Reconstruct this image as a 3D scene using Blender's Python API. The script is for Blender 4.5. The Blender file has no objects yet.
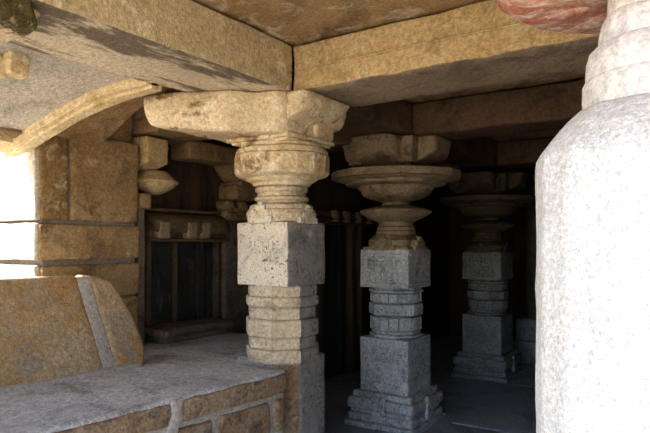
import bpy, bmesh, math, random
from mathutils import Vector, noise
C = bpy.context.scene.collection
random.seed(4)
PI = math.pi

# ------------------------------------------------------------------ materials
def stone(name, c1, c2, c3=None, big=1.6, speck=0.0, spc=(0.06,0.055,0.05), sps=70, bump=0.7, rough=0.9,
          light=None, lamt=0.0, streak=False, fine=42, c3t=(0.5,0.66), stretch=None, dist=1.0):
    m = bpy.data.materials.new(name); m.use_nodes = True
    nt = m.node_tree; N = nt.nodes; L = nt.links
    b = N['Principled BSDF']; b.inputs['Roughness'].default_value = rough
    b.inputs['Specular IOR Level'].default_value = 0.25
    g = N.new('ShaderNodeNewGeometry')
    pos = g.outputs['Position']
    def nz(scale, det=6, rough_=0.6, vec=pos, dist=0.0):
        n = N.new('ShaderNodeTexNoise'); n.inputs['Scale'].default_value = scale
        n.inputs['Detail'].default_value = det; n.inputs['Roughness'].default_value = rough_
        n.inputs['Distortion'].default_value = dist
        L.new(vec, n.inputs['Vector']); return n.outputs['Fac']
    def ramp(v, a, bb):
        r = N.new('ShaderNodeMapRange'); r.inputs[1].default_value = a; r.inputs[2].default_value = bb
        L.new(v, r.inputs[0]); return r.outputs[0]
    def mix(f, a, bb, mode='MIX'):
        x = N.new('ShaderNodeMix'); x.data_type = 'RGBA'; x.blend_type = mode
        if isinstance(f, float): x.inputs[0].default_value = f
        else: L.new(f, x.inputs[0])
        for i, v in ((6, a), (7, bb)):
            if isinstance(v, tuple): x.inputs[i].default_value = (*v, 1)
            else: L.new(v, x.inputs[i])
        return x.outputs[2]
    vec = pos
    if streak or stretch:
        mp = N.new('ShaderNodeMapping'); mp.inputs['Scale'].default_value = stretch or (1, 1, 0.18)
        L.new(pos, mp.inputs[0]); vec = mp.outputs[0]
    col = mix(ramp(nz(big, 8, 0.65, vec, 0.6*dist), 0.40, 0.60), c1, c2)
    if c3:
        col = mix(ramp(nz(big*1.7+0.3, 9, 0.68, vec, 0.7*dist), *c3t), col, c3)
    if light:
        col = mix(ramp(nz(big*1.3+4.1, 9, 0.7, vec, 0.5*dist), 0.62-lamt, 0.72-lamt*0.6), col, light)
    # mid-scale grain
    f = nz(fine, 4, 0.85)
    fr = ramp(f, 0.32, 0.68)
    gr = N.new('ShaderNodeMapRange'); gr.inputs[3].default_value = 0.66; gr.inputs[4].default_value = 1.32
    L.new(fr, gr.inputs[0])
    cc = N.new('ShaderNodeCombineColor'); 
    for i in range(3): L.new(gr.outputs[0], cc.inputs[i])
    col = mix(1.0, col, cc.outputs[0], 'MULTIPLY')
    if speck:
        s = ramp(nz(sps, 3, 0.8), 0.53, 0.60)
        mk = ramp(nz(big*2.6, 3), 0.30, 0.55)
        mm = N.new('ShaderNodeMath'); mm.operation = 'MULTIPLY'; L.new(s, mm.inputs[0]); L.new(mk, mm.inputs[1])
        m2 = N.new('ShaderNodeMath'); m2.operation = 'MULTIPLY'; L.new(mm.outputs[0], m2.inputs[0]); m2.inputs[1].default_value = speck
        col = mix(m2.outputs[0], col, spc)
    L.new(col, b.inputs['Base Color'])
    h1 = nz(9, 8, 0.7); h2 = nz(fine*1.1, 4, 0.8)
    ad = N.new('ShaderNodeMath'); ad.operation = 'MULTIPLY_ADD'; L.new(h2, ad.inputs[0]); ad.inputs[1].default_value = 0.55; L.new(h1, ad.inputs[2])
    bp = N.new('ShaderNodeBump'); bp.inputs['Strength'].default_value = bump; bp.inputs['Distance'].default_value = 0.03
    L.new(ad.outputs[0], bp.inputs['Height']); L.new(bp.outputs[0], b.inputs['Normal'])
    return m

M = {}
M['tan']    = stone('ochre_sandstone', (0.62,0.48,0.29), (0.72,0.60,0.43), (0.28,0.19,0.11), 2.6, light=(0.80,0.73,0.60), lamt=0.12, c3t=(0.56,0.63))
M['beam_r'] = stone('ochre_beam', (0.48,0.35,0.18), (0.56,0.44,0.26), (0.27,0.19,0.10), 2.2, light=(0.62,0.52,0.34), lamt=0.06, c3t=(0.55,0.72), speck=0.3, sps=55, spc=(0.2,0.13,0.06))
M['beam_l'] = stone('lime_ochre_beam', (0.61,0.51,0.35), (0.54,0.44,0.28), (0.36,0.30,0.17), 2.0, light=(0.74,0.66,0.52), lamt=0.08, c3t=(0.56,0.70))
M['soffit'] = stone('stained_soffit', (0.58,0.50,0.38), (0.66,0.59,0.46), (0.20,0.165,0.13), 1.5, light=(0.76,0.70,0.58), lamt=0.05, c3t=(0.455,0.52), stretch=(1.6,.45,1), dist=.3)
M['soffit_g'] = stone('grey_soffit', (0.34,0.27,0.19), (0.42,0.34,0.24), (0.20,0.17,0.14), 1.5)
M['ceil']   = stone('ceiling_stone', (0.40,0.27,0.14), (0.46,0.34,0.20), (0.22,0.15,0.09), 1.1, light=(0.66,0.58,0.46), lamt=0.09)
M['eave']   = stone('grey_plaster', (0.50,0.47,0.42), (0.58,0.54,0.49), (0.38,0.35,0.31), 1.4, speck=0.35, sps=60, light=(0.62,0.56,0.48), lamt=0.0)
M['rib']    = stone('cream_rib', (0.66,0.53,0.32), (0.74,0.64,0.45), (0.46,0.33,0.17), 3.5)
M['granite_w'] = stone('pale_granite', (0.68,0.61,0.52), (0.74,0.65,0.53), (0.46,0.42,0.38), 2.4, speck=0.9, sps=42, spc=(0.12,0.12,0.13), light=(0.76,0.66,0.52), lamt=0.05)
M['granite_s'] = stone('shaded_side_granite', (0.31,0.305,0.30), (0.39,0.37,0.35), (0.22,0.215,0.22), 2.4, speck=0.9, sps=42, spc=(0.09,0.09,0.10), light=(0.58,0.53,0.46), lamt=0.06)
M['band_w'] = stone('cream_granite', (0.58,0.48,0.35), (0.66,0.56,0.42), (0.36,0.31,0.26), 3.0, speck=0.5, sps=45, spc=(0.18,0.15,0.12))
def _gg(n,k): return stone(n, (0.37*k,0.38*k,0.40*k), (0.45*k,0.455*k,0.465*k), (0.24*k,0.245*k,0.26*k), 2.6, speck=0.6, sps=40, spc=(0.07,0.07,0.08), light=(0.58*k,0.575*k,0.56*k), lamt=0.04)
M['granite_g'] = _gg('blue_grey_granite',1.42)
M['granite_d'] = _gg('shaded_grey_granite',.8)  # darker copy, shade deep in the hall put into the colour
M['cap_d'] = stone('shaded_capital', (0.13,0.10,0.065), (0.16,0.125,0.085), (0.06,0.045,0.035), 3.0, light=(0.21,0.165,0.11), lamt=0.03)  # dark capital colour stands in for shade at the far pillar
M['cap_g']  = stone('brown_grey_capital', (0.32,0.25,0.17), (0.39,0.31,0.215), (0.14,0.105,0.08), 3.0, light=(0.50,0.40,0.27), lamt=0.04)
M['seat']   = stone('bench_top', (0.46,0.47,0.485), (0.56,0.565,0.57), (0.31,0.295,0.285), 1.7, speck=0.4, sps=50, light=(0.55,0.53,0.50), lamt=0.02)
M['lip']    = stone('bench_face', (0.30,0.20,0.12), (0.40,0.31,0.22), (0.14,0.11,0.09), 4.0, speck=0.5, sps=45, light=(0.5,0.45,0.38), lamt=0.05)
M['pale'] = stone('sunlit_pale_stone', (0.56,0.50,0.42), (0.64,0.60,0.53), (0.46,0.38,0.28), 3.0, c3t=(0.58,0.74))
M['mortar_d'] = stone('dark_mortar', (0.24,0.20,0.17), (0.29,0.25,0.21), None, 4.0)
M['mortar'] = stone('grey_mortar', (0.42,0.39,0.37), (0.48,0.44,0.41), None, 4.0, light=(0.55,0.51,0.47), lamt=0.03)
M['back']   = stone('orange_backrest', (0.46,0.29,0.14), (0.50,0.39,0.26), (0.35,0.31,0.25), 2.3, speck=0.35, sps=70, spc=(0.12,0.1,0.08), light=(0.6,0.46,0.3), lamt=0.02, streak=False, bump=0.8)
M['pier']   = stone('brown_pier', (0.34,0.22,0.11), (0.42,0.30,0.17), (0.19,0.13,0.08), 2.4, light=(0.56,0.44,0.28), lamt=0.03, bump=0.8)
M['pier2']  = stone('mottled_pier', (0.27,0.17,0.08), (0.36,0.24,0.12), (0.16,0.11,0.07), 5, light=(0.62,0.52,0.34), lamt=0.09, bump=0.9)
M['wall_d'] = stone('shaded_wall', (0.09,0.06,0.04), (0.13,0.09,0.06), (0.05,0.035,0.03), 2.5, streak=True, light=(0.17,0.12,0.08), lamt=0.03)  # dark brown, deepened in colour for the gloom of the hall
M['panel_d'] = stone('near_black_panel', (0.045,0.042,0.042), (0.07,0.065,0.06), (0.025,0.025,0.025), 3, streak=True, light=(0.13,0.13,0.13), lamt=0.05)  # near-black grey, blotches stretched vertically
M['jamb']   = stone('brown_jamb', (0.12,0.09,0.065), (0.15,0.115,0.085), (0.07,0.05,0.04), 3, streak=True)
M['corn']   = stone('cornice_brown', (0.15,0.10,0.06), (0.20,0.14,0.085), (0.08,0.055,0.04), 4)
M['dentil'] = stone('cornice_block', (0.30,0.23,0.16), (0.36,0.28,0.2), (0.2,0.15,0.1), 6)
M['pil']    = stone('pilaster_grey', (0.17,0.14,0.11), (0.23,0.19,0.15), (0.1,0.08,0.07), 3)
M['pilcap'] = stone('pilaster_ochre', (0.33,0.23,0.12), (0.40,0.29,0.17), (0.2,0.13,0.07), 3)
M['floor']  = stone('floor_slabs', (0.40,0.44,0.50), (0.48,0.51,0.56), (0.27,0.29,0.34), 1.2, rough=0.5, light=(0.62,0.65,0.68), lamt=0.04)
M['court']  = stone('court_paving', (0.58,0.50,0.40), (0.64,0.56,0.46), None, 1.0)
M['sand']   = stone('sand_ground', (0.62,0.50,0.34), (0.68,0.56,0.40), None, 0.7)
M['white']  = stone('white_granite', (0.57,0.57,0.575), (0.60,0.61,0.63), (0.57,0.54,0.50), 1.6, speck=0.6, sps=110, spc=(0.30,0.33,0.39), bump=0.35, fine=90, c3t=(0.58,0.74))
M['neckw']  = stone('white_neck', (0.55,0.53,0.515), (0.60,0.58,0.57), (0.52,0.475,0.43), 3.0, bump=0.25, c3t=(0.56,0.72))
M['red']    = stone('red_paint', (0.38,0.15,0.10), (0.44,0.22,0.16), (0.54,0.40,0.33), 6.5, light=(0.64,0.57,0.5), lamt=0.13, fine=90, bump=0.4)
M['petal'] = stone('faded_petal', (0.40,0.18,0.12), (0.52,0.36,0.29), (0.36,0.13,0.09), 7, light=(0.64,0.58,0.52), lamt=0.12, bump=0.3)
M['lichen'] = stone('dark_lichen', (0.10,0.09,0.04), (0.16,0.14,0.07), (0.05,0.045,0.03), 12, light=(0.46,0.38,0.22), lamt=0.12, bump=1.0)
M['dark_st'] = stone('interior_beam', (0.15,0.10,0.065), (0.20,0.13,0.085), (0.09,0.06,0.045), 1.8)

# ------------------------------------------------------------------ geometry helpers
def nv(p, s, a):
    return Vector(p) + a * noise.noise_vector(Vector(p) * s)
def finish(name, bm, m, parent=None, smooth=50, loc=None):
    bmesh.ops.recalc_face_normals(bm, faces=bm.faces)
    me = bpy.data.meshes.new(name); bm.to_mesh(me); bm.free()
    for p in me.polygons: p.use_smooth = True
    me.set_sharp_from_angle(angle=math.radians(smooth))
    if isinstance(m, (list, tuple)):
        for k in m: me.materials.append(M[k])
    else: me.materials.append(M[m])
    o = bpy.data.objects.new(name, me); C.objects.link(o)
    if parent: o.parent = parent
    if loc: o.location = loc
    return o
def lin(a, b, r, step):
    """coordinates from a to b with extra lines near the ends for rounding"""
    r = min(r, (b-a)*0.45)
    xs = [a, a+r*0.35, a+r]
    n = max(1, int(round((b-a-2*r)/step)))
    for i in range(1, n): xs.append(a+r+(b-a-2*r)*i/n)
    return xs + [b-r, b-r*0.35, b]
def rbox(x0,x1,y0,y1,z0,z1, r=0.02, amp=0.006, step=0.07, warp=None, seed=0.0, bm=None, ns=5.0):
    """rounded, slightly worn box of one closed grid"""
    bm = bm or bmesh.new()
    X = lin(x0,x1,r,step); Y = lin(y0,y1,r,step); Z = lin(z0,z1,r,step)
    nx,ny,nz_ = len(X)-1, len(Y)-1, len(Z)-1
    cache = {}
    def v(i,j,k):
        key = (i,j,k)
        if key in cache: return cache[key]
        p = Vector((X[i],Y[j],Z[k]))
        rr = [min(r,(x1-x0)*.45), min(r,(y1-y0)*.45), min(r,(z1-z0)*.45)]
        q = Vector((min(max(p.x,x0+rr[0]),x1-rr[0]), min(max(p.y,y0+rr[1]),y1-rr[1]), min(max(p.z,z0+rr[2]),z1-rr[2])))
        d = p - q
        if d.length > 1e-9:
            n_ = sum(1 for c in d if abs(c) > 1e-9)
            if n_ > 1: p = q + d.normalized() * max(abs(d.x),abs(d.y),abs(d.z))
        if amp:
            s = Vector((seed, seed*1.7, -seed))
            p = p + amp*(noise.noise_vector(p*ns+s) + 0.5*noise.noise_vector(p*ns*3.1+s))
        if warp: p = Vector(warp(p))
        cache[key] = bm.verts.new(p); return cache[key]
    def quad(a,b,c,d):
        try: bm.faces.new((a,b,c,d))
        except ValueError: pass
    for i in range(nx):
        for j in range(ny):
            quad(v(i,j,0),v(i,j+1,0),v(i+1,j+1,0),v(i+1,j,0)); quad(v(i,j,nz_),v(i+1,j,nz_),v(i+1,j+1,nz_),v(i,j+1,nz_))
    for i in range(nx):
        for k in range(nz_):
            quad(v(i,0,k),v(i+1,0,k),v(i+1,0,k+1),v(i,0,k+1)); quad(v(i,ny,k),v(i,ny,k+1),v(i+1,ny,k+1),v(i+1,ny,k))
    for j in range(ny):
        for k in range(nz_):
            quad(v(0,j,k),v(0,j,k+1),v(0,j+1,k+1),v(0,j+1,k)); quad(v(nx,j,k),v(nx,j+1,k),v(nx,j+1,k+1),v(nx,j,k+1))
    return bm
def lathe(prof, n=32, rot=0.0, amp=0.004, sub=1, poly=None, bm=None, seed=0, ns=6.0, cx=0, cy=0, lobes=None):
    """prof: (r,z); poly = number of flat sides (apothem r) else round"""
    bm = bm or bmesh.new()
    rings = []
    for r, z in prof:
        ring = []
        for i in range(n):
            a = rot + 2*PI*i/n
            rr = r
            if poly:
                st = 2*PI/poly; t = ((a - rot0(poly)) % st) - st/2
                rr = r / math.cos(t)
            if lobes: rr = r*(1+lobes[1]*abs(math.cos(a*lobes[0]/2)))
            p = Vector((cx+rr*math.cos(a), cy+rr*math.sin(a), z))
            if amp: p = p + amp*noise.noise_vector(p*ns+Vector((seed,seed,seed)))
            ring.append(bm.verts.new(p))
        rings.append(ring)
    for a, b in zip(rings, rings[1:]):
        for i in range(n):
            bm.faces.new((a[i], a[(i+1)%n], b[(i+1)%n], b[i]))
    bm.faces.new(list(reversed(rings[0]))); bm.faces.new(rings[-1])
    return bm
def rot0(poly): return PI/poly
def thing(name, label, cat, loc=(0,0,0), rz=0, group=None):
    o = bpy.data.objects.new(name, None); C.objects.link(o); o.empty_display_size = 0.1
    o.location = loc; o.rotation_euler = (0,0,rz)
    return tag(o, label, cat, group)
def tag(o, label, cat, group=None):
    o['label'] = label; o['category'] = cat; o['kind'] = 'thing'
    if group: o['group'] = group
    return o
def struct(o): o['kind'] = 'structure'; return o
def dup(root, loc, label, group=None):
    r = root.copy(); C.objects.link(r); r.location = loc; r['label'] = label
    if group: r['group'] = group
    for ch in [c for c in bpy.data.objects if c.parent == root]:
        c = ch.copy(); C.objects.link(c); c.parent = r
        for g in [q for q in bpy.data.objects if q.parent == ch]:
            d = g.copy(); C.objects.link(d); d.parent = c
    return r
def tube(pts, rad, bm, n=6):
    rings = []
    for i, p in enumerate(pts):
        p = Vector(p)
        t = (Vector(pts[min(i+1,len(pts)-1)]) - Vector(pts[max(i-1,0)])).normalized()
        u = t.orthogonal().normalized(); w = t.cross(u)
        rings.append([bm.verts.new(p + rad*(math.cos(2*PI*k/n)*u + math.sin(2*PI*k/n)*w)) for k in range(n)])
    for a, b in zip(rings, rings[1:]):
        for k in range(n): bm.faces.new((a[k], a[(k+1)%n], b[(k+1)%n], b[k]))
    bm.faces.new(rings[0]); bm.faces.new(rings[-1])
    return bm
def blob(bm, c, s, n=10):
    vs = bmesh.ops.create_uvsphere(bm, u_segments=n, v_segments=max(6,n//2+2), radius=1)['verts']
    for v in vs: v.co = Vector((c[0]+v.co.x*s[0], c[1]+v.co.y*s[1], c[2]+v.co.z*s[2]))
def leaf_relief(face, half, z0, w, h, d=0.02):
    """stepped triangular leaf standing at a block's top edge. face: '-y' or '+x'"""
    bm = bmesh.new()
    for k, (ww, a, b) in enumerate(((w,0,.34),(w*.72,.30,.66),(w*.40,.62,.86),(w*.18,.84,1.0))):
        za, zb = z0+h*a, z0+h*b
        if face == '-y': rbox(-ww/2,ww/2,-half-0.004,-half+d+0.03,za,zb,0.008,0.003,0.05,bm=bm)
        else: rbox(half-d-0.03,half+0.004,-ww/2,ww/2,za,zb,0.008,0.003,0.05,bm=bm)
    return bm
def figure_relief(half, zc, s=1.0):
    """row of worn dancing figures carved low on the -Y face"""
    bm = bmesh.new(); y = -half+0.002
    for cx, k in ((-0.10,1),(0.0,-1),(0.10,1)):
        cx *= s
        blob(bm, (cx, y, zc+0.085*s), (0.017*s,0.010,0.02*s))
        blob(bm, (cx, y, zc+0.035*s), (0.022*s,0.012,0.036*s))
        blob(bm, (cx+0.004*k, y, zc-0.008*s), (0.026*s,0.011,0.018*s))
        for sg in (-1,1):
            tube([(cx+sg*.012*s,y,zc-.01*s),(cx+sg*.03*s,y-.002,zc-.05*s),(cx+sg*.018*s,y,zc-.10*s)], 0.0085*s, bm)
            tube([(cx+sg*.018*s,y,zc+.055*s),(cx+sg*.040*s,y-.002,zc+.045*s+k*sg*.02*s),(cx+sg*.035*s,y,zc+.085*s)], 0.007*s, bm)
    return bm
def panel_relief(half, zc, s=1.0):
    """worn little shrine panel of frames carved on the -Y face"""
    bm = bmesh.new(); y0, y1 = -half-0.006, -half+0.01
    def bar(xa,xb,za,zb): rbox(xa*s,xb*s,y0,y1,zc+za*s,zc+zb*s,0.004,0.002,0.05,bm=bm)
    bar(-.06,.06,.05,.06); bar(-.045,.045,.067,.075); bar(-.06,-.048,-.0,.05); bar(.048,.06,0,.05); bar(-.012,.012,.0,.045)
    bar(-.07,-.01,-.015,-.005); bar(.005,.075,-.012,-.002); bar(.005,.015,-.07,-.01); bar(.065,.075,-.07,-.01); bar(.005,.075,-.08,-.07)
    bar(.03,.05,-.055,-.03); bar(-.06,-.03,-.06,-.03); bar(-.05,-.01,-.1,-.09); bar(-.02,.03,-.115,-.105)
    return bm

def cross_bracket(arm, hw, z0, z1, lens, m, parent, seed=0, taper=1.0, name='bracket', wide=0.0):
    """four-armed corbel. lens = arm lengths (+x,-x,+y,-y); bottoms of the arms step upward outward"""
    bm = bmesh.new(); H = z1-z0
    def prof(u):   # u from 0 centre to 1 tip -> bottom height above z0
        if u < 0.45: return 0.0
        t = (u-0.45)/0.55
        return H*taper*(0.16*(t>0.02) + 0.34*t**1.6)
    def warp_for(ax, sg, L):
        def w(p):
            d = (p.x if ax == 0 else p.y)*sg; u = max(0,d)/L
            b = z0 + prof(u) ; t = (p.z-z0)/H
            z = b + (z1-b)*t
            # pinch the tip a little and scroll it
            tip = max(0,(u-0.8)/0.2)
            k = 1 - 0.15*tip*tip*(1 if t < 0.75 else 0.4) - 0.055*abs(math.sin(t*PI*2.5))*min(1,u*1.5) - .10*(1-t)*tip
            pinch = sg*L*0.06*(1-t)*tip
            if ax == 0: return (p.x-pinch, p.y*k, z)
            return (p.x*k, p.y-pinch, z)
        return w
    px,nx,py,ny = lens
    if px: rbox(0,px,-hw,hw,z0,z1,0.035,0.010,0.05,warp_for(0,1,px),seed,bm)
    if nx: rbox(-nx,0,-hw,hw,z0,z1,0.035,0.010,0.05,warp_for(0,-1,nx),seed+3,bm)
    if py: rbox(-hw,hw,0,py,z0,z1,0.035,0.010,0.05,warp_for(1,1,py),seed+5,bm)
    if ny: rbox(-hw,hw,-ny,0,z0,z1,0.035,0.010,0.05,warp_for(1,-1,ny),seed+7,bm)
    return finish(name, bm, m, parent, 40)

def paint_side_shade(o):  # paints shade: faces turned to +X take the darker granite
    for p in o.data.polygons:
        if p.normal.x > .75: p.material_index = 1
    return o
# ------------------------------------------------------------------ the front pillar (type A)
def pillar_a(loc, label, bracket_m='tan', lens=(0.40,0.45,0.40,0.70), variant=0):
    t = thing('carved_pillar', label, 'pillar', loc)
    # lower block with its one corner facing the court cut away
    def chamf(p):
        s = p.x - p.y - 0.31
        if s > 0: return (p.x - s/2, p.y + s/2, p.z)
        return p
    finish('lower_block', rbox(-.22,.22,-.22,.22,0.0,0.93,0.02,0.006,0.05,warp=chamf), ['granite_s','lip'], t)
    lb = t.children[0] if t.children else bpy.data.objects['lower_block']
    for p in lb.data.polygons:
        if p.normal.x > .45 and p.normal.y < -.45: p.material_index = 1
    bm = bmesh.new()
    zs = [(0.90,0.99,.238),(0.99,1.075,.222),(1.075,1.19,.240),(1.19,1.275,.222),(1.275,1.34,.240),(1.34,1.42,.228)]
    for i,(a,b,r) in enumerate(zs):
        pr = [(r-.010,a),(r,a+.012),(r,b-.012),(r-.010,b)]
        lathe(pr, 32, 0, 0.003, poly=8, bm=bm, seed=i*3)
        # low carved scroll lines on the protruding bands
    paint_side_shade(finish('octagonal_shaft', bm, ['band_w','granite_s'], t, 20))
    for a,b,r in (zs[0],zs[2],zs[4]):
        for k in range(3):
            z = a + (b-a)*(0.28+0.22*k)
            finish('carved_line', rbox(-.085,.075,-r-.005,-r+.01,z-.006,z+.006,0.004,0.002,0.05,seed=k), 'band_w', t)
    paint_side_shade(finish('square_block', rbox(-.22,.22,-.22,.22,1.415,1.84,0.014,0.006,0.045), ['granite_w','granite_s'], t))
    finish('carved_panel', panel_relief(.22,1.66,1.1), 'granite_w', t)
    finish('leaf_carving', leaf_relief('-y',.236,1.832,.20,.14), 'granite_w', t)
    finish('leaf_carving', leaf_relief('+x',.236,1.832,.20,.12), 'granite_w', t)
    neck = [(.19,1.83),(.235,1.845),(.245,1.90),(.232,1.925),(.222,1.93),(.218,1.955),(.190,1.968),(.172,1.972),
            (.172,1.985),(.188,1.992),(.190,2.01),(.172,2.02),(.168,2.045),(.182,2.052),(.184,2.075),(.165,2.085),(.165,2.10)]
    finish('ringed_neck', lathe(neck,48,0,0.004), 'band_w', t, 35)
    cap = [(.17,2.085),(.195,2.092),(.205,2.11),(.235,2.125),(.25,2.140),(.265,2.142),(.305,2.158),(.318,2.172),(.324,2.182),
           (.324,2.288),(.305,2.292),(.318,2.30),(.312,2.33),(.285,2.345),(.28,2.365),(.25,2.37)]
    finish('cushion_capital', lathe(cap,64,0,0.006,poly=16,seed=4,ns=7), 'tan', t, 17)
    bm = rbox(-.245,.245,-.245,.245,2.362,2.385,0.012,0.006,0.07)
    rbox(-.27,.27,-.27,.27,2.38,2.41,0.012,0.006,0.07,bm=bm)
    finish('abacus', bm, 'tan', t)
    cross_bracket(0,.30,2.425,2.662,(.40,0,.40,0),bracket_m,t,seed=2,name='bracket')
    def longarm(p):     # heavy worn arm reaching out over the bench, its front cut obliquely
        u = max(0,min(1,(p.x+.56)/.83)); t_ = (p.z-2.40)/.262
        f = max(0,min(1,(.05-p.y)/.75))
        front = .42*u**1.15 + .035*math.exp(-((u-.80)/.07)**2) - .05*math.exp(-((u-.62)/.05)**2)*.5
        groove = .018*math.sin(t_*PI)*(1 if u<.9 else 0)
        y = p.y + f*(front - groove) + f*.06*max(0,.35-t_)
        return (p.x + .03*(1-u)*(1-t_)*f, y, p.z + (.05*(1-u)**2)*(1-t_))
    finish('bracket_arm', rbox(-.56,.27,-.74,.28,2.40,2.662,0.04,0.012,0.04,warp=longarm,seed=14), bracket_m, t, 40)
    return t
PA = pillar_a((-2.52,3.19,0), 'pale carved pillar rising behind the end of the stone bench, ochre capital on top')

# ------------------------------------------------------------------ the hall pillars (type B)
def pillar_b(loc, label, gm='granite_g', cm='cap_g'):
    t = thing('carved_pillar', label, 'pillar', loc)
    bm = rbox(-.36,.36,-.36,.36,0.0,.055,0.015,0.006,0.06)
    rbox(-.34,.34,-.34,.34,.05,.13,0.03,0.008,0.06,bm=bm)
    rbox(-.31,.31,-.31,.31,.12,.165,0.01,0.006,0.06,bm=bm)
    rbox(-.345,.345,-.345,.345,.16,.27,0.035,0.008,0.06,bm=bm)
    rbox(-.30,.30,-.30,.30,.262,.325,0.015,0.006,0.06,bm=bm)
    rbox(-.07,.07,-.362,-.32,.08,.30,0.02,0.006,0.04,bm=bm); rbox(.32,.362,-.07,.07,.08,.30,0.02,0.006,0.04,bm=bm)
    finish('plinth', bm, gm, t)
    finish('lower_block', rbox(-.25,.25,-.25,.25,.32,.82,0.012,0.005,0.06), gm, t)
    bm = bmesh.new()
    for i,(a,b,r,p) in enumerate(((.82,.85,.235,8),(.85,.885,.215,8),(.885,1.01,.212,16),(1.01,1.025,.205,16),(1.025,1.135,.238,8),(1.135,1.145,.21,16),(1.145,1.235,.212,16),(1.235,1.265,.24,8),(1.265,1.29,.225,8))):
        lathe([(r-.012,a),(r,a+.008),(r,b-.008),(r-.012,b)],64,0,0.002,poly=p,bm=bm,seed=i)
    for k in range(16):   # alternate carved facets
        a = 2*PI*k/16
        for z0,z1 in ((.89,1.01),(1.15,1.23)):
            def w(p,a=a): return (p.x*math.cos(a)-p.y*math.sin(a), p.x*math.sin(a)+p.y*math.cos(a), p.z)
            rbox(.19,.242 if k%2 else .234,-.0405,.0405,z0,z1,0.006,0.003,0.05,warp=w,bm=bm)
    finish('banded_shaft', bm, gm, t, 17)
    finish('square_block', rbox(-.25,.25,-.25,.25,1.285,1.64,0.012,0.005,0.05), gm, t)
    for z in (1.585,1.318):
        finish('moulding', rbox(-.23,.23,-.262,-.24,z,z+.016,0.005,0.002,0.05), gm, t)
        finish('moulding', rbox(.24,.262,-.23,.23,z,z+.016,0.005,0.002,0.05), gm, t)
    finish('figure_carving', figure_relief(.252,1.46,1.15), gm, t)
    finish('leaf_carving', leaf_relief('-y',.262,1.632,.24,.13), cm, t)
    finish('leaf_carving', leaf_relief('+x',.262,1.632,.24,.13), cm, t)
    bm = rbox(-.235,.235,-.235,.235,1.63,1.665,0.01,0.004,0.06)
    lathe([(.25,1.66),(.262,1.68),(.262,1.725),(.245,1.74),(.228,1.755),(.21,1.77),(.19,1.785),(.19,1.81),(.178,1.82),(.182,1.835),(.182,1.85),(.165,1.86),(.165,1.90),(.175,1.91)],48,0,0.004,bm=bm)
    finish('ringed_neck', bm, cm, t, 35)
    lens = [(.16,1.895),(.20,1.91),(.27,1.94),(.325,1.975),(.345,1.995),(.335,2.01),(.26,2.03),(.19,2.045),(.135,2.06),(.13,2.10)]
    finish('disc_moulding', lathe(lens,56,0,0.005,seed=8), cm, t, 40)
    bowl = [(.13,2.085),(.17,2.10),(.25,2.12),(.31,2.145),(.335,2.175),(.335,2.19),(.35,2.20),(.36,2.22),(.36,2.235),(.40,2.24)]
    finish('bowl_moulding', lathe(bowl,56,0,0.005,seed=9), cm, t, 35)
    ab = [(.38,2.232),(.46,2.245),(.475,2.26),(.475,2.272),(.53,2.285),(.545,2.295),(.60,2.30),(.605,2.36),(.58,2.37),(.3,2.375)]
    finish('wide_abacus', lathe(ab,64,0,0.007,poly=16,seed=3), cm, t, 17)
    cross_bracket(0,.225,2.37,2.662,(.50,.50,.50,.50),cm,t,seed=6,name='bracket')
    # stepped side wings tucked in beside the arms
    for sx,sy in ((1,-1),(1,1),(-1,-1),(-1,1)):
        bm = rbox(min(sx*.18,sx*.33),max(sx*.18,sx*.33),min(sy*.18,sy*.33),max(sy*.18,sy*.33),2.42,2.66,0.02,0.008,0.06,seed=sx+2*sy)
        finish('bracket_step', bm, cm, t)
    return t
PB = pillar_b((-2.564,4.999,0), 'grey carved pillar with wide disc capital, in the middle of the dark hall')
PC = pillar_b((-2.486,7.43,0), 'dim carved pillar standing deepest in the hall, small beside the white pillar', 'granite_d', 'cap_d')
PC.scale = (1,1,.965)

# pillar whose bracket arm shows at the top left corner
t = thing('stone_bracket','mossy dark carved bracket end jutting in under the beam at the top left corner','bracket',(-2.56,0.56,0))
cross_bracket(0,.30,2.50,2.655,(.30,.3,.78,.3),'tan',t,seed=12,name='bracket_arm',taper=.5)
finish('mossy_panel', rbox(.22,.314,.28,.72,2.535,2.66,0.02,0.014,0.02,ns=14), 'lichen', t)['label'] = 'dark mossy side face of the bracket'

# ------------------------------------------------------------------ round pillar at the far right of the hall
t = thing('round_pillar', 'shadowed thick round pillar at the far end behind the white pillar', 'pillar', (-1.93,8.95,0))
finish('base_block', rbox(-.55,.55,-.55,.55,0,.32,0.03,0.01,0.1), 'granite_d', t)
finish('upper_base', rbox(-.50,.50,-.50,.50,.31,.62,0.03,0.01,0.1), 'granite_d', t)
finish('round_shaft', lathe([(.47,.61),(.47,2.1),(.49,2.11),(.49,2.17),(.46,2.18),(.46,2.22),(.5,2.24),(.5,2.3),(.46,2.31)],48,0,0.006), 'pil', t, 35)
finish('capital', lathe([(.45,2.3),(.5,2.32),(.56,2.4),(.56,2.5),(.5,2.52),(.5,2.66)],48,0,0.006), 'pil', t, 35)

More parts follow.
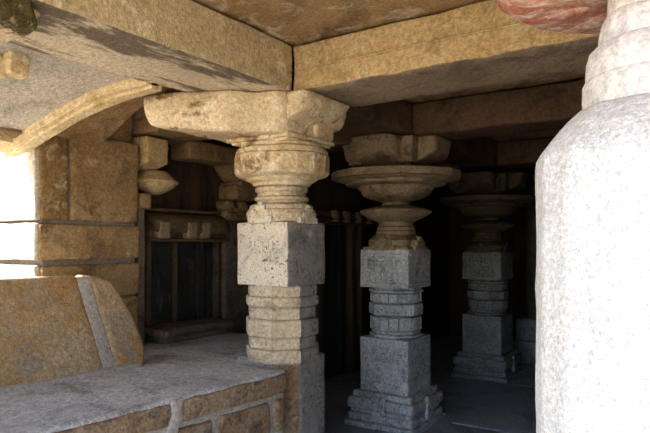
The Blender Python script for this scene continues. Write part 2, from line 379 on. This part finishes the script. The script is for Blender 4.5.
# ------------------------------------------------------------------ near white pillar (right foreground)
t = thing('white_pillar', 'big sunlit white granite pillar at the right edge, red painted capital above', 'pillar', (-0.116,1.394,0))
finish('plinth', rbox(-.30,.30,-.30,.30,0,.30,0.03,0.008,0.08), 'white', t)
bmw = lathe([(.222,.28)]+[(.226,.3+.05*i) for i in range(0,31)]+[(.2265,1.81),(.2265,1.86),(.2245,1.88),(.216,1.897),(.199,1.922),(.182,1.944),(.164,1.963),(.148,1.977),(.137,1.983)],96,0,0.003,poly=16,seed=5,ns=14)
finish('granite_shaft', bmw, 'white', t, 50)
neck = [(.12,1.965),(.134,1.975),(.137,2.00),(.136,2.035),(.131,2.045),(.129,2.047),(.130,2.055),(.128,2.085),(.122,2.105),(.108,2.118),(.104,2.12),(.103,2.14),(.097,2.165),(.088,2.18),(.086,2.182),(.085,2.21),(.08,2.26)]
finish('ringed_neck', lathe(neck,64,0,0.003,seed=3), 'neckw', t, 35)
cap = [(.07,2.238),(.12,2.242),(.16,2.242),(.20,2.237),(.25,2.236),(.285,2.242),(.308,2.258),(.318,2.285),(.318,2.36),(.30,2.40),(.26,2.42),(.28,2.46),(.28,2.49)]
finish('red_capital', lathe(cap,96,0,0.006,seed=2,lobes=(12,0.035)), 'red', t, 60)['label'] = 'red painted lobed underside'
for k in range(12):   # petals carved under the capital
    a = 2*PI*k/12+.2
    bm = bmesh.new(); blob(bm,(0,0,0),(.075,.034,.014),16)
    for v in bm.verts:
        x,y = v.co.x+.215, v.co.y*(1+3*(v.co.x)); q = a+.25*(x-.2)/.1*.5
        v.co = Vector((x*math.cos(q)-y*math.sin(q), x*math.sin(q)+y*math.cos(q), v.co.z*.7+2.240))
    finish('petal', bm, 'petal', t)
cross_bracket(0,.28,2.48,2.662,(.5,.5,.5,.5),'tan',t,seed=20,name='bracket')

# ------------------------------------------------------------------ beams
def beam(name, label, x0,x1,y0,y1,z0,z1, face, sof=None, r=0.03, seed=0, amp=0.012, parts=None):
    bm = rbox(x0,x1,y0,y1,z0,z1,r,amp,0.09,seed=seed)
    bm.normal_update()
    bmesh.ops.recalc_face_normals(bm, faces=bm.faces)
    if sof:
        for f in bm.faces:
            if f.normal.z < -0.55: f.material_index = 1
    o = finish(name, bm, [face, sof or face])
    return tag(o, label, 'beam')
b1 = beam('stone_beam','long cream and ochre ceiling beam running over the bench to the top left',-2.85,-2.255,-2.4,2.966,2.664,2.955,'beam_l','soffit',seed=1,r=.012,amp=.008)
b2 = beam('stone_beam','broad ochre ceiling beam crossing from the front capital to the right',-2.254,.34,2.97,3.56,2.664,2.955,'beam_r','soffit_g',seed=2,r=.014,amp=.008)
bm = rbox(-2.1,.3,2.952,2.99,2.79,2.80,0.004,0.002,0.1)
o = finish('moulding', bm, 'beam_r', b2)
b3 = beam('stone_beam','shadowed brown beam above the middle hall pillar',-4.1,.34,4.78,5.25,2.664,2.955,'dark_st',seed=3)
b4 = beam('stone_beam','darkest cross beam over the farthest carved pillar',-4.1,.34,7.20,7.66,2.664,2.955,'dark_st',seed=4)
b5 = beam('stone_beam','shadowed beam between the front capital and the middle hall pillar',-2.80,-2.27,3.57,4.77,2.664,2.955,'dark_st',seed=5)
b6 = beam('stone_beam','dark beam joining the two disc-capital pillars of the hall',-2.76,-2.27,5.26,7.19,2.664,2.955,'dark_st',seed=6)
b7 = beam('stone_beam','beam stub above the red painted capital',-.40,.17,1.05,2.96,2.668,2.955,'beam_r',seed=7)
l1 = beam('stone_lintel','short tan lintel stone between the front bracket and the brown pier',-4.05,-2.86,2.99,3.50,2.56,2.85,'pilcap',seed=8)
l2 = beam('stone_lintel','olive brown lintel slab above the dark doorway',-4.05,-3.78,3.52,4.36,2.44,2.60,'pilcap',seed=9)

# ------------------------------------------------------------------ ceiling, walls, floor
def box(name,x0,x1,y0,y1,z0,z1,m,r=0.01,amp=0.0,step=0.5,seed=0):
    return finish(name, rbox(x0,x1,y0,y1,z0,z1,r,amp,step,seed=seed), m)
struct(box('ceiling',-2.6,3.6,-.3,10.4,2.972,3.15,'ceil',amp=0.008,step=0.12))
struct(box('ceiling_west',-4.5,-2.62,2.55,10.4,2.972,3.15,'ceil'))
struct(box('roof_west',-3.2,-2.3,-2.4,1.9,2.972,3.15,'ceil'))
struct(box('roof_corner',-3.95,-2.6,1.9,2.58,2.972,3.15,'ceil'))
struct(box('wall_upper',-4.1,-2.86,2.60,2.96,2.81,2.96,'dark_st'))
struct(box('floor',-4.3,3.5,2.0,10.4,-.2,0,'floor',step=0.5))
struct(box('floor_court',-2.4,6,-6,2.0,-.2,0,'court',step=0.5))
struct(box('ground',-30,30,-30,30,-.6,-.21,'sand',step=5))
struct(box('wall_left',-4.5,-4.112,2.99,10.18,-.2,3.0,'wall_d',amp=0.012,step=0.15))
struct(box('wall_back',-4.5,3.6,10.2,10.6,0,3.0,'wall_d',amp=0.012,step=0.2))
struct(box('light_block_right',.36,.7,1.9,10.18,0,3.0,'wall_d',amp=0.012,step=0.2))  # unseen wall, added here to keep light from the right out of the hall
bm = bmesh.new()
for (xa,xb,ya,yb) in ((-2.1,-1.0,3.7,5.2),(-.97,.4,3.7,5.6),(-2.1,-.8,5.23,7.0),(-.77,.6,5.63,7.3),(-2.1,-.6,7.03,8.3)):
    rbox(xa,xb,ya,yb,-.02,.012,0.01,0.004,0.2,bm=bm,seed=xa)
o = finish('floor_slabs', bm, 'floor'); struct(o)

# ------------------------------------------------------------------ eave
def eave_pt(s):   # s 0..1 from the beam outward : x, z, y of the end
    P = [(-2.82,2.668,2.36),(-3.05,2.65,2.32),(-3.24,2.60,2.26),(-3.44,2.525,2.20),(-3.60,2.44,2.13),(-3.74,2.365,2.08),(-3.89,2.315,2.04)]
    u = s*(len(P)-1); i = min(int(u), len(P)-2); f = u-i
    return [P[i][k]*(1-f)+P[i+1][k]*f for k in range(3)]
def sweep_eave(y0f, y1f, dz0, dz1, ns=24, ny=40, s0=0, s1=1, amp=0.008):
    bm = bmesh.new(); bot=[]; top=[]
    for i in range(ns+1):
        x,z,ye = eave_pt(s0+(s1-s0)*i/ns)
        ya, yb = y0f(ye), y1f(ye)
        rb=[]; rt=[]
        for j in range(ny+1):
            y = ya+(yb-ya)*j/ny
            d = amp*noise.noise(Vector((x*4,y*4,1)))
            rb.append(bm.verts.new((x,y,z+dz0+d))); rt.append(bm.verts.new((x,y,z+dz1)))
        bot.append(rb); top.append(rt)
    for i in range(ns):
        for j in range(ny):
            bm.faces.new((bot[i][j],bot[i][j+1],bot[i+1][j+1],bot[i+1][j])); bm.faces.new((top[i][j],top[i+1][j],top[i+1][j+1],top[i][j+1]))
        for j in (0,ny): bm.faces.new((bot[i][j],bot[i+1][j],top[i+1][j],top[i][j]))
    for j in range(ny):
        for i in (0,ns): bm.faces.new((bot[i][j],bot[i][j+1],top[i][j+1],top[i][j]))
    return bm
e = thing('stone_eave','grey curved eave slab sloping down beside the cream beam, upper left','eave',(0,0,0))
finish('eave_slab', sweep_eave(lambda y:-2.4, lambda y:y-.06, 0.03, 0.45), 'eave', e)
finish('edge_rib', sweep_eave(lambda y:y-.085, lambda y:y+.0, -.025, 0.17, ny=6, amp=0.014), 'rib', e, 60)['label'] = 'cream rib along the end of the eave'
finish('inner_groove', sweep_eave(lambda y:y-.045, lambda y:y+.03, -.045, 0.16, ny=6, amp=0.012), 'rib', e, 60)
finish('drip_lip', sweep_eave(lambda y:-2.4, lambda y:y-.06, -.012, 0.12, ns=6, s0=.86, s1=1.0), 'rib', e, 60)
finish('drip_fillet', sweep_eave(lambda y:-2.4, lambda y:y-.09, 0.01, 0.12, ns=3, s0=.78, s1=.84), 'pier', e, 60)
struct(finish('sun_block_infill', sweep_eave(lambda y:y-.05, lambda y:2.64, .07, .40, ny=6, amp=0.008), 'pier'))  # added mass, stops sun leaking between eave end and pier
bm = rbox(-.035,.055,-.03,.075,-.012,.11,0.014,0.006,0.02,seed=31)
rbox(-.06,.0,-.075,-.01,-.02,.09,0.012,0.006,0.02,seed=32,bm=bm)
o = finish('stone_lug', bm, 'rib', None, 50, (-3.06,1.60,2.58)); tag(o,'small cream stone lug under the grey eave slab at the left edge','carving')

# ------------------------------------------------------------------ west pier
t = thing('stone_pier','brown block pier behind the bench back, its left face with sunlight painted in white','pier',(-4.15,2.56,0))
def blk(x0,x1,y0,y1,z0,z1,m='pier',nm='block',r=0.02,seed=0):
    return finish(nm, rbox(x0+4.15,x1+4.15,y0-2.56,y1-2.56,z0,z1,r,0.008,0.05,seed=seed), m, t)
blk(-4.70,-3.757,2.385,2.965,1.855,2.475,seed=1); blk(-4.70,-3.75,2.16,2.368,1.855,2.44,'pier2',seed=2)
blk(-4.70,-3.742,2.15,2.965,1.585,1.832,'pier',seed=3); blk(-4.70,-3.75,2.16,2.965,1.30,1.545,'pier',seed=4)
blk(-4.70,-3.75,2.16,2.965,0.62,1.29,'pier',seed=5); blk(-4.70,-3.74,2.15,2.965,-.2,0.61,'pier',seed=6)
blk(-4.70,-3.83,2.25,2.965,2.47,2.80,'pier',seed=7)
blk(-4.70,-3.775,2.185,2.95,-.2,2.43,'mortar_d','mortar',seed=8)

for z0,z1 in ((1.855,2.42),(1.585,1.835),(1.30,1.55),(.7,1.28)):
    finish('painted_sun_facing', rbox(-.6,.385,-.435,-.385,z0,z1,0.015,0.006,0.06,seed=z0), 'pale', t)['label']='left face with sunlight painted in white'  # added slabs, their pale colour stands in for strong sun on the pier
# engaged corbel pilaster next to the pier
t = thing('engaged_pilaster','slim half-hidden pilaster with ochre bracket and pointed disc, right of the brown pier','pilaster',(-3.93,3.18,0))
finish('shaft', rbox(-.15,.13,-.19,-.12,.89,2.10,0.015,0.005,0.08), 'pil', t)
finish('neck', rbox(-.15,.16,-.195,-.08,1.97,2.10,0.02,0.006,0.05), 'pilcap', t)
finish('disc', lathe([(.06,2.10),(.10,2.12),(.15,2.15),(.195,2.195),(.195,2.205),(.13,2.265),(.1,2.29)],40,0,0.006,cx=.06,cy=.03), 'beam_r', t, 40)
def wb(p):
    k = max(0,(p.x-.08)/.3)
    return (p.x, p.y, p.z + (2.53-p.z)*0.35*k)
finish('bracket', rbox(-.15,.24,-.19,.02,2.29,2.54,0.015,0.012,0.04,warp=wb,seed=3), 'beam_r', t)

# far pilaster on the left wall (seen left of the front pillar)
t = thing('wall_pilaster','grey wall pilaster with ochre capital right behind the front pillar','pilaster',(-4.1,4.5,0))
finish('shaft', rbox(.0,.14,-.36,.4,0,1.93,0.02,0.008,0.1), 'pil', t)
bm = rbox(.0,.18,-.40,.5,1.92,2.00,0.015,0.006,0.06); rbox(.0,.15,-.34,.5,1.99,2.06,0.015,0.006,0.06,bm=bm); rbox(.0,.17,-.37,-.25,2.02,2.12,0.03,0.006,0.03,bm=bm); rbox(.0,.17,-.18,-.06,2.02,2.12,0.03,0.006,0.03,bm=bm)
finish('carved_frieze', bm, 'pilcap', t)
finish('cap_block', rbox(.0,.26,-.33,.5,2.12,2.27,0.03,0.008,0.05), 'pilcap', t)
finish('cap_moulding', rbox(.0,.30,-.30,.5,2.25,2.30,0.02,0.008,0.05), 'pilcap', t)
finish('bracket', rbox(.0,.34,-.42,.5,2.29,2.56,0.05,0.012,0.05,warp=lambda p:(p.x,p.y+(.15*max(0,(2.45-p.z)/.16) if p.y<-.1 else 0),p.z)), 'pilcap', t)

# ------------------------------------------------------------------ cornice over the doorway on the left wall
def cornice(name, label, y0, y1, zt, zb, cat='cornice', depth=.24, blocks=()):
    t = thing(name, label, cat, (-4.1,(y0+y1)/2,0)); h=(y1-y0)/2
    bm = rbox(-.02,depth*.55,-h,h,zt-.03,zt,0.01,0.006,0.06)
    def w(p):   # drooping outer face
        u = (p.x+.02)/(depth+.02); return (p.x, p.y, p.z - .07*u*u)
    rbox(-.02,depth,-h,h,zb+.13,zt-.02,0.05,0.010,0.04,warp=w,bm=bm)
    rbox(-.02,depth*.92,-h,h,zb,zb+.03,0.01,0.006,0.06,bm=bm)
    rbox(-.02,depth*.7,-h,h,zb+.02,zb+.16,0.01,0.006,0.06,bm=bm)
    finish('moulding', bm, 'corn', t)
    for i,(a,b) in enumerate(blocks):
        finish('carved_block', rbox(depth*.6,depth*1.02,a-(y0+y1)/2,b-(y0+y1)/2,zb+.028,zb+.175,0.02,0.006,0.03,seed=i), 'dentil', t)
    return t
def wy(px, x):   # world y where the sight line of an image column meets a wall plane x (layout aid)
    xr=(px-325)/584; return x*(.5602*xr+.8284)/(.8284*xr-.5602)
X=-3.9
cornice('wall_cornice','dark carved cornice with pale blocks over the doorway left of the front pillar',3.22,4.12,2.0,1.71,
        blocks=[(wy(157,X),wy(168,X)),(wy(185,X),wy(195,X)),(wy(199,X),wy(208,X))])
cornice('wall_cornice','dim carved cornice on the far left wall between the front and middle pillars',5.6,7.2,2.08,1.93,
        depth=.2,blocks=[(6.0,6.1),(6.25,6.35),(6.55,6.65),(6.85,6.95)])

# doorway panels
t = thing('stone_doorway','near-black stone doorway with upright panels below the carved cornice','doorway',(-4.1,3.65,0))
yo=3.65
def strip(nm, p0, p1, d, m, z0=.89, z1=1.72):
    x=-4.1+d; a,b = wy(p0,x)-yo, wy(p1,x)-yo
    finish(nm, rbox(.0,d,a,b,z0,z1,min(.012,d*.4+.004),0.004,0.08,seed=p0), m, t)
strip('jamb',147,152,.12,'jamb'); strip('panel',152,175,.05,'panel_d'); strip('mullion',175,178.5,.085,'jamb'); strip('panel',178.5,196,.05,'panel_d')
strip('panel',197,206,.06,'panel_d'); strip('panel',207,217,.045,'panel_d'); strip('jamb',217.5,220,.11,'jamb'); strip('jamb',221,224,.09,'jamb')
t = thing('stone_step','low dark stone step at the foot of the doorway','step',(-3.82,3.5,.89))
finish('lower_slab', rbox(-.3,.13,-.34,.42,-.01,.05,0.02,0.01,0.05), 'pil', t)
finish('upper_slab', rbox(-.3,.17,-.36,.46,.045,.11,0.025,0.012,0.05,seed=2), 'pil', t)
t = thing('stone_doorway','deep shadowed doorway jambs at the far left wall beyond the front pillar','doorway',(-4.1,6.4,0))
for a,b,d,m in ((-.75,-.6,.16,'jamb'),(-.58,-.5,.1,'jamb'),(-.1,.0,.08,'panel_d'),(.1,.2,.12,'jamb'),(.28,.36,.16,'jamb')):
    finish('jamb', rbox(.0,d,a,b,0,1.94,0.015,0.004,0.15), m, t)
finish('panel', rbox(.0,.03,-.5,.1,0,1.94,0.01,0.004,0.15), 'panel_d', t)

# ------------------------------------------------------------------ bench
t = thing('stone_bench','long grey stone bench with brown block front, running under the orange bench back','bench',(0,0,0))
XF = lambda y: -2.298 - .078*(2.973-y)      # front edge line
def sk(p):        # shear so that x=0 is the front edge
    return (p.x + XF(p.y), p.y, p.z)
finish('seat_slab', rbox(-1.44,0.0,-2.4,2.968,.745,.89,0.02,0.008,0.06,warp=sk,seed=2), 'seat', t)
finish('face_stone', rbox(-.03,0.012,2.145,2.955,.75,.868,0.012,0.008,0.04,warp=sk,seed=3), 'lip', t)['label']='rough brown face of the seat slab'
finish('face_stone', rbox(-.03,0.012,-2.3,2.07,.75,.868,0.012,0.008,0.06,warp=sk,seed=4), 'lip', t)
finish('mortar_joint', rbox(-.06,0.016,2.075,2.145,.70,.882,0.01,0.006,0.03,warp=lambda p: sk(Vector((p.x,p.y-(.88-p.z)*.25,p.z))),seed=5), 'mortar', t)['label']='wide pale mortar joint'
finish('mortar_bed', rbox(-.95,-.02,-2.35,2.96,0.0,.75,0.01,0.004,0.08,warp=sk,seed=6), 'mortar', t)
rows = [(.50,.715,[(2.86,2.955),(2.40,2.82),(1.62,2.36),(.9,1.58)]),(.20,.465,[(2.62,2.955),(1.95,2.58),(1.2,1.9)]),(0,.17,[(2.2,2.955),(1.3,2.17)])]
for z0,z1,L_ in rows:
    for i,(a,b) in enumerate(L_):
        finish('front_stone', rbox(-.3,0.0,a,b,z0,z1,0.025,0.010,0.05,warp=sk,seed=i+z0*7), 'lip', t)
# platform continuing behind the front pillar
o = box('stone_platform',-4.08,-2.745,2.97,3.98,0.0,.885,'seat',r=0.02,amp=0.006,step=0.07); tag(o,'grey stone platform behind the front pillar, before the dark doorway','platform')
# back rest
def yend(z):
    P=[(.80,2.55),(.89,2.56),(1.0,2.60),(1.17,2.585),(1.30,2.55),(1.43,2.485),(1.47,2.40),(1.49,2.33)]
    if z<=P[0][0]: return P[0][1]
    for (a,b),(c,d) in zip(P,P[1:]):
        if z<=c: return b+(d-b)*(z-a)/(c-a)
    return P[-1][1]
bt = thing('bench_back','slanting orange brown stone back of the bench with a pale mortar strip','backrest',(0,0,0))
def lean(p):
    x = p.x - .49*(p.z-.89) - 3.17 - .06*max(0,(2.5-p.y))*.9
    return (x, p.y, p.z)
def leanend(p):
    q = p.copy(); u=(p.y-2.335)/.25; ye=yend(p.z)
    q.y = 2.335 + (ye-2.335)*max(0,min(1.02,u)) if u>0 else p.y
    return lean(q)
finish('back_stone', rbox(-.17,0,-2.4,2.262,.885,1.485,0.03,0.010,0.05,warp=lean,seed=1,ns=4), 'back', bt)
finish('mortar_strip', rbox(-.165,-.004,2.245,2.345,.885,1.475,0.012,0.006,0.04,warp=lean,seed=2), 'mortar', bt)['label']='pale mortar strip'
finish('end_stone', rbox(-.17,0.002,2.335,2.585,.885,1.485,0.03,0.008,0.025,warp=leanend,seed=3,ns=4), 'back', bt)
finish('mortar_fillet', rbox(-.02,.045,-2.3,2.50,.88,.915,0.015,0.010,0.04,warp=lambda p:(lean(p)),seed=4), 'mortar', bt)

# ------------------------------------------------------------------ light
w = bpy.data.worlds.new('sky'); bpy.context.scene.world = w; w.use_nodes = True
nt = w.node_tree; bg = nt.nodes['Background']
sky = nt.nodes.new('ShaderNodeTexSky'); sky.sky_type='NISHITA'; sky.sun_disc=False
sky.sun_elevation=math.radians(52); sky.sun_rotation=math.radians(210)
nt.links.new(sky.outputs[0], bg.inputs[0]); bg.inputs[1].default_value=0.32
sl = bpy.data.lights.new('sun','SUN'); sl.energy=10.0; sl.angle=math.radians(0.8); sl.color=(1,.95,.87)
so = bpy.data.objects.new('sun', sl); C.objects.link(so)
d = Vector((.48,.70,-1.15)).normalized()
so.rotation_euler = d.to_track_quat('-Z','Y').to_euler()

# ------------------------------------------------------------------ camera
cam = bpy.data.cameras.new('camera'); co = bpy.data.objects.new('camera', cam); C.objects.link(co)
co.location=(0,0,1.70); co.rotation_euler=(PI/2,0,math.radians(34.07))
cam.sensor_width=36; cam.lens=584/650*36; cam.shift_y=26.5/650; cam.clip_start=0.05
bpy.context.scene.camera = co
vs = bpy.context.scene.view_settings
vs.view_transform='Standard'; vs.look='Medium High Contrast'; vs.exposure=0.62
